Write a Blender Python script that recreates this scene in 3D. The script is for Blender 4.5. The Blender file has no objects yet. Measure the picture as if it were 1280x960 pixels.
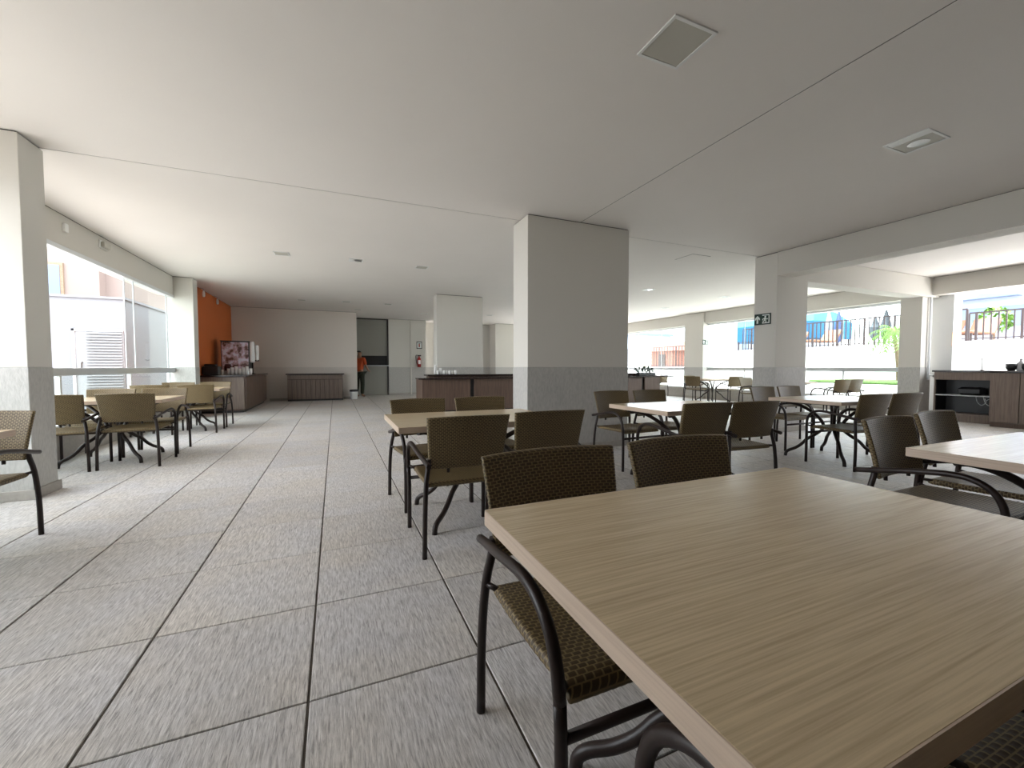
import bpy, math, random
from mathutils import Vector, Matrix
R = math.radians
C = bpy.context.scene.collection
random.seed(7)
sc = bpy.context.scene

# ------------------------------------------------------------------ camera, sky, exposure
cam_d = bpy.data.cameras.new('camera'); cam = bpy.data.objects.new('camera', cam_d); C.objects.link(cam)
cam_d.sensor_width = 36; cam_d.lens = 36 * 520 / 1280; cam_d.clip_start = 0.02; cam_d.clip_end = 300
YAW = math.atan(221 / 520); PITCH = math.atan(21 / 520)
cam.location = (0, 0, 1.12)
cam.rotation_euler = (math.pi / 2 - PITCH, 0, -YAW)
sc.camera = cam
w = bpy.data.worlds.new('sky'); sc.world = w; w.use_nodes = True
bg = w.node_tree.nodes['Background']; bg.inputs[0].default_value = (0.90, 0.94, 1.0, 1); bg.inputs[1].default_value = 2.7
sun_d = bpy.data.lights.new('sun', 'SUN'); sun_d.energy = 6; sun_d.angle = R(3); sun_d.color = (1, .97, .92)
sun = bpy.data.objects.new('sun', sun_d); C.objects.link(sun); sun.rotation_euler = (R(-14), 0, 0); sun.location = (0, 0, 30)
sc.view_settings.view_transform = 'Standard'; sc.view_settings.look = 'None'
sc.view_settings.gamma = 1; sc.view_settings.use_curve_mapping = False
sc.view_settings.exposure = 1.8
CEIL = 3.06

def portal(loc, rot, sx, sy):
    l = bpy.data.lights.new('sky_portal', 'AREA'); l.shape = 'RECTANGLE'; l.size = sx; l.size_y = sy; l.energy = 1
    l.cycles.is_portal = True
    o = bpy.data.objects.new('sky_portal', l); o.location = loc; o.rotation_euler = rot; C.objects.link(o)
# portals guide the sky's own light through the openings (they emit nothing)
portal((-3.3, 7.9, 1.65), (0, R(-90), 0), 2.3, 6.2)
portal((-3.3, 3.2, 1.65), (0, R(-90), 0), 2.3, 3.2)
portal((12.35, 11.4, 1.65), (0, R(90), 0), 2.3, 12.0)
portal((12.35, 2.4, 1.4), (0, R(90), 0), 2.7, 4.6)

portal((9.95, 17.72, 1.8), (R(-90), 0, 0), 4.7, 1.8)
# ------------------------------------------------------------------ materials
def mat(name, col, rough=.6, metal=0, spec=.5, noise=0, nscale=8, bump=0, bscale=40, stretch=(1, 1, 1), col2=None, emit=None):
    m = bpy.data.materials.new(name); m.use_nodes = True
    nt = m.node_tree; b = nt.nodes['Principled BSDF']
    b.inputs['Base Color'].default_value = (*col, 1); b.inputs['Roughness'].default_value = rough
    b.inputs['Metallic'].default_value = metal; b.inputs['Specular IOR Level'].default_value = spec
    if noise or bump:
        tc = nt.nodes.new('ShaderNodeTexCoord'); mp = nt.nodes.new('ShaderNodeMapping'); mp.inputs['Scale'].default_value = stretch
        nt.links.new(tc.outputs['Object'], mp.inputs[0])
    if noise:
        n = nt.nodes.new('ShaderNodeTexNoise'); n.inputs['Scale'].default_value = nscale; n.inputs['Detail'].default_value = 5
        nt.links.new(mp.outputs[0], n.inputs['Vector'])
        r = nt.nodes.new('ShaderNodeValToRGB'); c2 = col2 or tuple(c * (1 - noise) for c in col)
        r.color_ramp.elements[0].position = .3; r.color_ramp.elements[1].position = .7
        r.color_ramp.elements[0].color = (*c2, 1); r.color_ramp.elements[1].color = (*col, 1)
        nt.links.new(n.outputs[0], r.inputs[0]); nt.links.new(r.outputs[0], b.inputs['Base Color'])
    if bump:
        n2 = nt.nodes.new('ShaderNodeTexNoise'); n2.inputs['Scale'].default_value = bscale; n2.inputs['Detail'].default_value = 4
        nt.links.new(mp.outputs[0], n2.inputs['Vector'])
        bp = nt.nodes.new('ShaderNodeBump'); bp.inputs['Strength'].default_value = bump; bp.inputs['Distance'].default_value = .01
        nt.links.new(n2.outputs[0], bp.inputs['Height']); nt.links.new(bp.outputs[0], b.inputs['Normal'])
    if emit:
        b.inputs['Emission Color'].default_value = (*emit[0], 1); b.inputs['Emission Strength'].default_value = emit[1]
    return m

def glass_mat():
    m = bpy.data.materials.new('glass'); m.use_nodes = True; nt = m.node_tree; nt.nodes.clear()
    o = nt.nodes.new('ShaderNodeOutputMaterial'); t = nt.nodes.new('ShaderNodeBsdfTransparent'); t.inputs[0].default_value = (.93, .97, .96, 1)
    g = nt.nodes.new('ShaderNodeBsdfGlossy'); g.inputs['Roughness'].default_value = .01
    f = nt.nodes.new('ShaderNodeMapRange'); lw = nt.nodes.new('ShaderNodeLayerWeight'); lw.inputs[0].default_value = .12; nt.links.new(lw.outputs['Facing'], f.inputs[0]); f.inputs['To Min'].default_value = .03; f.inputs['To Max'].default_value = .4
    x = nt.nodes.new('ShaderNodeMixShader')
    nt.links.new(f.outputs[0], x.inputs[0]); nt.links.new(t.outputs[0], x.inputs[1]); nt.links.new(g.outputs[0], x.inputs[2]); nt.links.new(x.outputs[0], o.inputs[0])
    return m

def tile_mat():
    m = mat('floor_tile', (.5, .47, .43), .48, spec=.45); nt = m.node_tree; b = nt.nodes['Principled BSDF']; L = nt.links.new
    geo = nt.nodes.new('ShaderNodeNewGeometry'); oi = nt.nodes.new('ShaderNodeObjectInfo')
    add = nt.nodes.new('ShaderNodeMath'); add.operation = 'ADD'; L(geo.outputs['Random Per Island'], add.inputs[0]); L(oi.outputs['Random'], add.inputs[1])
    fr = nt.nodes.new('ShaderNodeMath'); fr.operation = 'FRACT'; L(add.outputs[0], fr.inputs[0])
    mp = nt.nodes.new('ShaderNodeMapping'); mp.inputs['Rotation'].default_value = (0, 0, R(20)); mp.inputs['Scale'].default_value = (165, 17, 1)
    L(geo.outputs['Position'], mp.inputs[0])
    n = nt.nodes.new('ShaderNodeTexNoise'); n.inputs['Scale'].default_value = 1; n.inputs['Detail'].default_value = 6; n.inputs['Roughness'].default_value = .62; n.noise_dimensions = '4D'
    n.inputs['Distortion'].default_value = .6
    mw = nt.nodes.new('ShaderNodeMath'); mw.operation = 'MULTIPLY'; mw.inputs[1].default_value = 37; L(fr.outputs[0], mw.inputs[0]); L(mw.outputs[0], n.inputs['W']); L(mp.outputs[0], n.inputs['Vector'])
    n2 = nt.nodes.new('ShaderNodeTexNoise'); n2.inputs['Scale'].default_value = 2.2; n2.inputs['Detail'].default_value = 3; n2.noise_dimensions = '4D'
    L(geo.outputs['Position'], n2.inputs['Vector']); L(mw.outputs[0], n2.inputs['W'])
    r = nt.nodes.new('ShaderNodeValToRGB'); e = r.color_ramp.elements
    e[0].position = .3; e[0].color = (.27, .255, .245, 1); e[1].position = .7; e[1].color = (.82, .80, .78, 1)
    k = e.new(.5); k.color = (.575, .555, .535, 1)
    L(n.outputs[0], r.inputs[0])
    r2 = nt.nodes.new('ShaderNodeValToRGB'); r2.color_ramp.elements[0].position = .35; r2.color_ramp.elements[0].color = (1.0, .96, .91, 1); r2.color_ramp.elements[1].position = .65; r2.color_ramp.elements[1].color = (.97, .97, 1, 1)
    L(n2.outputs[0], r2.inputs[0])
    mx = nt.nodes.new('ShaderNodeMix'); mx.data_type = 'RGBA'; mx.blend_type = 'MULTIPLY'; mx.inputs['Factor'].default_value = 1
    L(r.outputs[0], mx.inputs['A']); L(r2.outputs[0], mx.inputs['B'])
    mr = nt.nodes.new('ShaderNodeMapRange'); mr.inputs['To Min'].default_value = .93; mr.inputs['To Max'].default_value = 1.05; L(fr.outputs[0], mr.inputs[0])
    mx2 = nt.nodes.new('ShaderNodeMix'); mx2.data_type = 'RGBA'; mx2.blend_type = 'MULTIPLY'; mx2.inputs['Factor'].default_value = 1
    L(mx.outputs['Result'], mx2.inputs['A']); L(mr.outputs[0], mx2.inputs['B']); L(mx2.outputs['Result'], b.inputs['Base Color'])
    bp = nt.nodes.new('ShaderNodeBump'); bp.inputs['Strength'].default_value = .5; bp.inputs['Distance'].default_value = .004
    L(n.outputs[0], bp.inputs['Height']); L(bp.outputs[0], b.inputs['Normal'])
    return m

def wood_mat(name, c1, c2, rough, axis=0, scale=1.0):
    m = mat(name, c1, rough); nt = m.node_tree; b = nt.nodes['Principled BSDF']; L = nt.links.new
    tc = nt.nodes.new('ShaderNodeTexCoord'); s = [55 * scale] * 3; s[axis] = .9 * scale
    mp = nt.nodes.new('ShaderNodeMapping'); mp.inputs['Scale'].default_value = s; L(tc.outputs['Object'], mp.inputs[0])
    n = nt.nodes.new('ShaderNodeTexNoise'); n.inputs['Scale'].default_value = 1; n.inputs['Detail'].default_value = 6; n.inputs['Roughness'].default_value = .6; n.inputs['Distortion'].default_value = .5
    L(mp.outputs[0], n.inputs['Vector'])
    s2 = [230 * scale] * 3; s2[axis] = 5 * scale
    mp2 = nt.nodes.new('ShaderNodeMapping'); mp2.inputs['Scale'].default_value = s2; L(tc.outputs['Object'], mp2.inputs[0])
    n2 = nt.nodes.new('ShaderNodeTexNoise'); n2.inputs['Scale'].default_value = 1; n2.inputs['Detail'].default_value = 3; L(mp2.outputs[0], n2.inputs['Vector'])
    mxv = nt.nodes.new('ShaderNodeMix'); mxv.inputs[0].default_value = .6; L(n.outputs[0], mxv.inputs[2]); L(n2.outputs[0], mxv.inputs[3])
    r = nt.nodes.new('ShaderNodeValToRGB'); r.color_ramp.elements[0].position = .36; r.color_ramp.elements[1].position = .6
    r.color_ramp.elements[0].color = (*c2, 1); r.color_ramp.elements[1].color = (*c1, 1)
    L(mxv.outputs[0], r.inputs[0]); L(r.outputs[0], b.inputs['Base Color'])
    bp = nt.nodes.new('ShaderNodeBump'); bp.inputs['Strength'].default_value = .05; bp.inputs['Distance'].default_value = .002
    L(n2.outputs[0], bp.inputs['Height']); L(bp.outputs[0], b.inputs['Normal'])
    return m

def rattan_mat():
    m = mat('rattan', (.1, .08, .05), .48, spec=.35); nt = m.node_tree; b = nt.nodes['Principled BSDF']; L = nt.links.new
    tc = nt.nodes.new('ShaderNodeTexCoord')
    br = nt.nodes.new('ShaderNodeTexBrick'); br.offset = .5; br.inputs['Scale'].default_value = 1
    br.inputs['Brick Width'].default_value = 1; br.inputs['Row Height'].default_value = 1; br.inputs['Mortar Size'].default_value = .13; br.inputs['Mortar Smooth'].default_value = .5
    br.inputs['Color1'].default_value = (.066, .044, .021, 1); br.inputs['Color2'].default_value = (.095, .064, .03, 1); br.inputs['Mortar'].default_value = (.245, .18, .085, 1)
    L(tc.outputs['UV'], br.inputs['Vector']); L(br.outputs['Color'], b.inputs['Base Color'])
    return m

M = {}
M['ceil'] = mat('ceiling_paint', (.83, .79, .745), .85, noise=.03, nscale=.8)
M['paint'] = mat('wall_paint', (.64, .615, .56), .8, bump=.08, bscale=120)
M['paint_warm'] = mat('wall_paint_warm', (.74, .68, .62), .8, bump=.08, bscale=120)
M['orange'] = mat('orange_paint', (.56, .125, .018), .6, bump=.08, bscale=120)
M['stone'] = mat('wainscot_stone', (.50, .485, .455), .55, noise=.2, nscale=55, bump=.25, bscale=90, stretch=(1, 1, .35))
M['dark'] = mat('dark_finish_gap_shade', (.05, .045, .04), .7)  # dark finish, also painted shade for the shallow ceiling gaps
M['grout'] = mat('grout', (.075, .06, .045), .9)
M['tile'] = tile_mat()
M['skirt'] = mat('skirting_stone', (.40, .37, .33), .5, noise=.15, nscale=30)
M['alu'] = mat('white_aluminium', (.72, .74, .75), .35)
M['grey_alu'] = mat('grey_aluminium', (.5, .52, .53), .4)
M['glass'] = glass_mat()
M['tabletop'] = wood_mat('light_oak_laminate', (.69, .55, .355), (.51, .395, .25), .2)
M['edge'] = wood_mat('pale_edge_band', (.60, .47, .36), (.50, .38, .285), .4)
M['edge_y'] = wood_mat('pale_edge_band_short_side', (.60, .47, .36), (.50, .38, .285), .4, axis=1)
M['rattan'] = rattan_mat()
M['metal'] = mat('brown_powder_coat', (.022, .013, .0105), .4, spec=.35)
M['darkwood'] = wood_mat('dark_walnut_laminate', (.15, .095, .068), (.075, .045, .033), .45, axis=2, scale=.8)
M['greywood'] = wood_mat('grey_walnut_laminate', (.22, .165, .13), (.12, .085, .068), .5, axis=2, scale=.8)
M['counter'] = mat('dark_counter_stone', (.035, .022, .02), .18, noise=.3, nscale=60)
M['black'] = mat('black_plastic', (.012, .011, .012), .4)
M['white'] = mat('white_plastic', (.8, .8, .78), .35)
M['cer'] = mat('white_ceramic', (.85, .84, .82), .15)
M['steel'] = mat('steel', (.5, .5, .5), .3, metal=1)
M['grey'] = mat('grey_panel', (.33, .325, .29), .7)
M['niche'] = mat('niche_grey', (.40, .38, .34), .7)
M['diff'] = mat('lamp_diffuser', (.50, .48, .42), .5)
M['red'] = mat('extinguisher_red', (.35, .02, .015), .3)
M['sign'] = mat('sign_green', (.004, .028, .018), .4)
M['signw'] = mat('sign_white', (.75, .8, .75), .5)
M['outwhite'] = mat('exterior_white', (.72, .72, .71), .8)
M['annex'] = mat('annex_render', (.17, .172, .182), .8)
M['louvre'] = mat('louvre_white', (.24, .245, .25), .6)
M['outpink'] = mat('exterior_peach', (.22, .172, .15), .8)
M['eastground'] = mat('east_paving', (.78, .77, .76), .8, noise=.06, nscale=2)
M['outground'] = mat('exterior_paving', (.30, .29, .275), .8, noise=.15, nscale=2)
M['fence'] = mat('fence_brown', (.035, .022, .022), .5)
M['blue'] = mat('blue_canvas', (.010, .115, .27), .8)
M['navy'] = mat('navy_stripe_canvas', (.05, .08, .2), .8)
M['leaf'] = mat('palm_leaf', (.10, .22, .02), .6)
M['grass'] = mat('grass', (.07, .15, .03), .9, noise=.4, nscale=20)
M['trunk'] = mat('palm_trunk', (.25, .18, .12), .9, noise=.3, nscale=20)
M['bldg'] = mat('blue_grey_building', (.14, .19, .28), .8)
M['bldg2'] = mat('pale_building', (.30, .34, .42), .8)
M['redroof'] = mat('terracotta', (.30, .085, .06), .8)
M['yellow'] = mat('yellow_paint', (.45, .36, .08), .7)
M['orangec'] = mat('orange_cushion', (.26, .12, .07), .8)
M['shirt'] = mat('orange_shirt', (.50, .075, .015), .8)
M['pants'] = mat('olive_trousers', (.03, .035, .02), .9)
M['skin'] = mat('skin', (.30, .15, .09), .55)
M['hair'] = mat('dark_hair', (.008, .006, .005), .6)
M['plant'] = mat('plant_leaf', (.02, .055, .02), .5)
M['smoke'] = mat('grey_canvas', (.11, .13, .15), .8)
M['umb'] = mat('white_canvas', (.7, .7, .7), .8)

# ------------------------------------------------------------------ mesh helpers
class MB:
    def __init__(s): s.v = []; s.f = []; s.m = []; s.uv = None; s.smooth = []
    def box(s, x0, x1, y0, y1, z0, z1, mi=0, bev=0):
        if bev:
            return s.bbox(x0, x1, y0, y1, z0, z1, bev, mi)
        b = len(s.v)
        s.v += [(x, y, z) for z in (z0, z1) for y in (y0, y1) for x in (x0, x1)]
        for q in ((0, 2, 3, 1), (4, 5, 7, 6), (0, 1, 5, 4), (2, 6, 7, 3), (0, 4, 6, 2), (1, 3, 7, 5)):
            s.f.append([b + i for i in q]); s.m.append(mi); s.smooth.append(False)
        return s
    def bbox(s, x0, x1, y0, y1, z0, z1, e, mi=0):      # box with chamfered vertical and horizontal edges
        rings = [(e, z0), (0, z0 + e), (0, z1 - e), (e, z1)]; b = len(s.v); n = 8
        for ins, z in rings:
            X0, X1, Y0, Y1 = x0 + ins, x1 - ins, y0 + ins, y1 - ins; c = e * .7
            s.v += [(X0 + c, Y0, z), (X1 - c, Y0, z), (X1, Y0 + c, z), (X1, Y1 - c, z), (X1 - c, Y1, z), (X0 + c, Y1, z), (X0, Y1 - c, z), (X0, Y0 + c, z)]
        for r in range(3):
            for i in range(n):
                j = (i + 1) % n
                s.f.append([b + r * n + i, b + r * n + j, b + (r + 1) * n + j, b + (r + 1) * n + i]); s.m.append(mi); s.smooth.append(False)
        s.f.append([b + i for i in range(n)][::-1]); s.m.append(mi); s.smooth.append(False)
        s.f.append([b + 3 * n + i for i in range(n)]); s.m.append(mi); s.smooth.append(False)
        return s
    def loft(s, rings, closed=True, caps=True, mi=0, smooth=True):
        b = len(s.v); n = len(rings[0])
        for r in rings: s.v += [tuple(p) for p in r]
        for k in range(len(rings) - 1):
            for i in range(n if closed else n - 1):
                j = (i + 1) % n
                s.f.append([b + k * n + i, b + k * n + j, b + (k + 1) * n + j, b + (k + 1) * n + i]); s.m.append(mi); s.smooth.append(smooth)
        if caps:
            s.f.append([b + i for i in range(n)][::-1]); s.m.append(mi); s.smooth.append(False)
            e = b + (len(rings) - 1) * n
            s.f.append([e + i for i in range(n)]); s.m.append(mi); s.smooth.append(False)
        return s
    def tube(s, pts, r, n=8, sub=0, mi=0):
        P = [Vector(p) for p in pts]
        if sub:
            Q = []
            for i in range(len(P) - 1):
                p0 = P[i - 1] if i else P[0] * 2 - P[1]; p3 = P[i + 2] if i + 2 < len(P) else P[-1] * 2 - P[-2]
                for k in range(sub):
                    t = k / sub; a, b_, = P[i], P[i + 1]
                    Q.append(.5 * ((2 * a) + (b_ - p0) * t + (2 * p0 - 5 * a + 4 * b_ - p3) * t * t + (3 * a - p0 - 3 * b_ + p3) * t ** 3))
            P = Q + [P[-1]]
        rings = []; up = None
        for i, p in enumerate(P):
            t = ((P[i + 1] if i + 1 < len(P) else p) - (P[i - 1] if i else p)).normalized()
            if up is None: up = Vector((0, 0, 1)) if abs(t.z) < .9 else Vector((1, 0, 0))
            a = t.cross(up).normalized(); up = a.cross(t).normalized()
            rr = r[min(i, len(r) - 1)] if isinstance(r, (list, tuple)) else r
            rings.append([p + (a * math.cos(2 * math.pi * k / n) + up * math.sin(2 * math.pi * k / n)) * rr for k in range(n)])
        return s.loft(rings, mi=mi)
    def lathe(s, cx, cy, prof, n=16, mi=0):
        return s.loft([[(cx + r * math.cos(2 * math.pi * k / n), cy + r * math.sin(2 * math.pi * k / n), z) for k in range(n)] for r, z in prof], mi=mi)
    def prism(s, poly, f0, f1, mi=0):                 # poly: 2-D points, f0/f1 map them to the two faces
        a = [f0(p) for p in poly]; c = [f1(p) for p in poly]
        return s.loft([a, c], mi=mi, smooth=False)
    def build(s, name, mats, parent=None, loc=None, rz=0):
        me = bpy.data.meshes.new(name); me.from_pydata([tuple(p) for p in s.v], [], s.f)
        if not isinstance(mats, (list, tuple)): mats = [mats]
        for m in mats: me.materials.append(m)
        me.polygons.foreach_set('material_index', s.m); me.polygons.foreach_set('use_smooth', s.smooth)
        if s.uv:
            ul = me.uv_layers.new(name='UVMap'); flat = []
            for f in s.uv:
                for p in f: flat += p
            ul.data.foreach_set('uv', flat)
        me.update()
        o = bpy.data.objects.new(name, me); C.objects.link(o)
        if parent: o.parent = parent
        if loc: o.location = loc
        if rz: o.rotation_euler = (0, 0, rz)
        return o

def tag(o, label=None, cat=None, group=None, kind=None):
    if label: o['label'] = label
    if cat: o['category'] = cat
    if group: o['group'] = group
    if kind: o['kind'] = kind
    return o
def empty(name, loc, rz=0, label=None, cat=None, group=None, kind=None):
    o = bpy.data.objects.new(name, None); C.objects.link(o); o.location = loc; o.rotation_euler = (0, 0, rz); o.empty_display_size = .1
    return tag(o, label, cat, group, kind)
def box(name, m, x0, x1, y0, y1, z0, z1, parent=None, bev=0): return MB().box(x0, x1, y0, y1, z0, z1, bev=bev).build(name, m, parent)
def struct(o, label=None):
    o['kind'] = 'structure'
    if label: o['label'] = label
    return o
KIDS = {}
ORD = ['first', 'second', 'third', 'fourth', 'fifth', 'sixth', 'seventh', 'eighth']
def copy_tree(o, parent=None):
    c = o.copy(); C.objects.link(c)
    if parent: c.parent = parent
    for ch in [q for q in bpy.data.objects if q.parent == o] if o.name not in KIDS else KIDS[o.name]: copy_tree(ch, c)
    return c
def remember(o):
    KIDS[o.name] = list(o.children)
    for c in o.children: remember(c)

# ------------------------------------------------------------------ floor, one slab and its tiles
fl = struct(box('floor', M['grout'], -3.3, 12.4, -6, 19.3, -.12, -.004))
TX, TY, X0, Y0 = .61, .617, -.10, 1.51
def in_frame(x, y):
    d = x * math.sin(YAW) + y * math.cos(YAW)
    if d < .3: return None
    l = x * math.cos(YAW) - y * math.sin(YAW); px = 640 + 520 * l / d; py = 459 + 520 * 1.12 / d
    return (px, py, d)
tiles = []; rest = MB()
g = .0042; h = .0026; tm = MB().bbox(g, TX - g, h, TY - h, -.02, 0, .0025)
tmesh = None
cells = []
for i in range(-6, 21):
    for j in range(-13, 30):
        x, y = X0 + i * TX, Y0 + j * TY
        if x + TX < -3.2 or x > 12.2 or y > 18.6: continue
        vis = [in_frame(x + a * TX, y + b * TY) for a in (0, .5, 1) for b in (0, .5, 1)]
        ok = any(v and -30 < v[0] < 1310 and v[1] < 1000 for v in vis)
        d = math.hypot(x + TX / 2, y + TY / 2)
        cells.append((0 if ok else 1, d, x, y))
cells.sort()
for k, (nv, d, x, y) in enumerate(cells):
    if k < 300 and not nv:
        if tmesh is None: o = tm.build('tile', M['tile'], fl, loc=(x, y, 0)); tmesh = o.data
        else:
            o = bpy.data.objects.new('tile', tmesh); C.objects.link(o); o.parent = fl; o.location = (x, y, 0)
    else: rest.bbox(x + g, x + TX - g, y + h, y + TY - h, -.02, 0, .0025)
tag(rest.build('distant_tiles', M['tile'], fl), kind='stuff')

# ------------------------------------------------------------------ ceiling slabs, dark strips in the joints stand in for groove shade
def rect_with(name, x0, x1, y0, y1): return struct(box(name, M['ceil'], x0, x1, y0, y1, CEIL, CEIL + .05))
J = .006
ceil = empty('ceiling', (0, 0, 0), kind='structure')
for a in ((-3.16, 3.06 - J, -6, 5.1 - J), (3.06 + J, 6.88, -6, 5.1 - J), (-3.16, 12.4, 5.1 + J, 18.6), (6.88, 12.4, -6, 5.1 - J)):
    box('ceiling_panel', M['ceil'], a[0], a[1], a[2], a[3], CEIL, CEIL + .05, ceil)
box('joint', M['dark'], -3.1, 12.3, 5.1 - J, 5.1 + J, CEIL + .003, CEIL + .02, ceil); box('joint', M['dark'], 3.06 - J, 3.06 + J, -6, 5.1 - J, CEIL + .003, CEIL + .02, ceil)
box('slab_above', M['dark'], -3.7, 12.7, -6.2, 18.8, CEIL + .045, CEIL + .3, ceil)

def column(x0, x1, y0, y1, label, wains=True, skirt=True):
    c = empty('column', ((x0 + x1) / 2, (y0 + y1) / 2, 0), kind='structure'); c['label'] = label
    def b(n, m, e, z0, z1):
        o = box(n, m, x0 - e, x1 + e, y0 - e, y1 + e, z0, z1, bev=.004); o.parent = c; o.location = -c.location; return o
    b('shaft', M['paint'], 0, 0 if not wains else 1.12, CEIL - .012)
    b('shadow_gap', M['dark'], -.012, CEIL - .012, CEIL)  # dark inset strip stands in for the shade of the gap
    if wains: b('wainscot', M['stone'], .004, 0, 1.12)
    if skirt: b('baseboard', M['skirt'], .022, 0, .085)
    return c
column(2.27, 3.85, 4.83, 5.29, 'wide beige column with stone wainscot in the middle of the hall')
column(2.50, 3.79, 11.0, 11.37, 'beige column rising behind the long bar counter')
column(-3.26, -2.37, 4.80, 5.13, 'beige window-side column at the left edge of the view')
column(-3.26, -2.81, 11.07, 11.38, 'pale column between the left window and the orange wall', skirt=False)
column(6.88, 7.68, 4.76, 5.17, 'beige column carrying the exit sign')
column(11.70, 12.12, 4.86, 5.24, 'narrow beige column with a pipe beside the kitchenette cabinet')
column(11.95, 12.5, 10.9, 11.75, 'pale far column between the two east windows with a small sign')
struct(box('beam', M['paint'], 6.885, 7.25, -6, 4.77, 2.66, CEIL - .008), 'beam over the entry to the right bay')
struct(box('beam', M['paint'], 7.25, 12.3, 4.80, 5.13, 2.64, CEIL - .008), 'beam across the right bay')
struct(box('beam', M['paint'], 11.95, 12.35, -6, 4.80, 2.68, CEIL - .008), 'beam over the kitchenette opening')
struct(box('beam', M['paint'], 12.02, 12.35, 5.13, 19, 2.66, CEIL - .008), 'beam over the far east windows')
struct(box('beam', M['paint'], -3.46, -3.16, -6, 11.2, 2.66, CEIL - .008), 'beam over the left windows')
for x0, x1, y0, y1 in ((6.90, 7.2, -6, 4.77), (7.25, 12.0, 4.82, 5.11), (11.97, 12.3, -6, 4.8), (12.04, 12.3, 5.13, 18.9), (-3.4, -3.18, -6, 11.2)):
    struct(box('gap_shade_1', M['dark'], x0, x1, y0, y1, CEIL - .008, CEIL))  # dark strips above the beams, gap shade put into the colour
# white pier outside the bay
struct(box('pier', M['outwhite'], 12.25, 12.6, 4.56, 5.0, 0, 2.68), 'white pier beyond the narrow column')

# walls
def wall(name, m, x0, x1, y0, y1, wains=None, z1=CEIL - .01):
    o = empty(name, (0, 0, 0), kind='structure')
    if wains:
        box('wall_face', m, x0, x1, y0, y1, 1.12, z1, o); box('wainscot', wains, x0, x1, y0, y1, 0, 1.12, o)
    else: box('wall_face', m, x0, x1, y0, y1, 0, z1, o)
    box('shadow_gap', M['dark'], x0 + .012, x1 - .012, y0 + .012, y1 - .012, z1, CEIL + .01, o)
    return o
wall('wall_left', M['orange'], -3.3, -3.02, 11.38, 16.1)
M['wains2'] = mat('warm_stone', (.68, .625, .57), .6, noise=.12, nscale=40, bump=.1, bscale=80)
wall('wall_back', M['paint_warm'], -3.3, .72, 15.75, 16.1, M['wains2'])
wall('wall_recess', M['paint_warm'], -.1, .15, 16.1, 17.7, M['wains2'])
wall('wall_far', M['paint'], 2.0, 3.5, 17.4, 17.7, M['stone'])
wall('wall_niche', M['paint'], 3.5, 6.6, 18.2, 18.5, M['stone'])
wall('wall_north', M['paint'], 6.6, 7.55, 17.4, 18.5, M['stone'])
struct(box('wall_parapet', M['stone'], 7.55, 12.4, 17.4, 17.6, 0, .9)); struct(box('beam', M['paint'], 7.55, 12.4, 17.4, 17.7, 2.7, CEIL - .008), 'beam over the unseen north opening added for light')  # unseen opening added behind the column to brighten the far ceiling
wall('wall_south', M['paint'], -3.4, 12.4, -6.2, -6.0)
struct(box('baseboard_back', M['skirt'], -2.0, .72, 15.73, 15.75, 0, .08))
struct(box('trim_2', M['paint'], 2.86, 2.9, 17.36, 17.4, 0, CEIL - .02))
struct(box('baseboard_far', M['skirt'], 2.0, 3.5, 17.38, 17.4, 0, .08))
# grey shutter door with a serving hatch at the recess
d = empty('door_1', (1.36, 17.5, 0), kind='structure')
def at(o, p): o.parent = p; o.location = -p.location; return o
at(box('lower_panel', M['grey'], .15, 2.0, 17.5, 17.56, 0, 1.19), d)
at(box('upper_panel', M['grey'], .15, 2.0, 17.5, 17.56, 1.58, CEIL - .05), d)
at(box('hatch_back', M['black'], .15, 2.0, 17.56, 17.6, 1.12, 1.64), d)
at(box('hatch_counter', M['grey_alu'], .15, 2.0, 17.38, 17.66, 1.16, 1.20), d)
at(box('header', M['dark'], .15, 2.0, 17.49, 17.58, CEIL - .05, CEIL), d)
at(box('jamb', M['dark'], 1.94, 2.0, 17.42, 17.5, 0, CEIL - .01), d)

# ------------------------------------------------------------------ glazing
def glazing(n, xc, y0, y1, label, posts, stack=(), kerb=.36, side=1):
    """balcony glazing along Y: kerb, lower panes, hand rail, upper panes, top rail"""
    w_ = empty('window_%d' % n, (xc, (y0 + y1) / 2, 0), kind='structure'); w_['label'] = label
    def a(o): return at(o, w_)
    a(box('kerb', M['skirt'], xc - .12, xc + .12, y0, y1, 0, kerb))
    a(MB().box(xc - .035, xc + .045, y0, y1, 1.01, 1.11, bev=.008).build('hand_rail', M['grey_alu']))
    a(MB().box(xc - .04, xc + .04, y0, y1, kerb, kerb + .035, bev=.005).build('bottom_rail', M['alu']))
    a(MB().box(xc - .05, xc + .05, y0, y1, 2.60, 2.66, bev=.005).build('top_rail', M['alu']))
    for p in posts:
        a(MB().box(xc - .025, xc + .025, p - .02, p + .02, kerb + .03, 1.01, bev=.004).build('post', M['alu']))
    pp = [y0] + list(posts) + [y1]
    for q0, q1 in zip(pp, pp[1:]): a(box('lower_pane', M['glass'], xc - .004, xc + .004, q0 + .02, q1 - .02, kerb + .035, 1.01))
    for q0, q1 in stack: a(box('upper_pane', M['glass'], xc - .004, xc + .004, q0 + .003, q1 - .003, 1.11, 2.60))
    for q0, q1 in stack: a(box('pane_edge', M['grey_alu'], xc - .008, xc + .008, q0 - .008, q0 + .008, 1.11, 2.60))
    return w_
glazing(1, -3.2, 5.13, 11.07, 'left balcony glazing with grey hand rail and folded glass panes', (7.03, 9.0, 10.8), ((8.91, 9.25), (9.25, 10.77), (10.77, 11.07)))
glazing(2, -3.2, 1.6, 4.8, 'left balcony glazing nearest the viewer', (2.65, 3.7))
wall('wall_left_near', M['paint'], -3.36, -3.06, -6, 1.6, M['stone'])  # unseen wall, its length shaped to hold back daylight from the south
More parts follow.
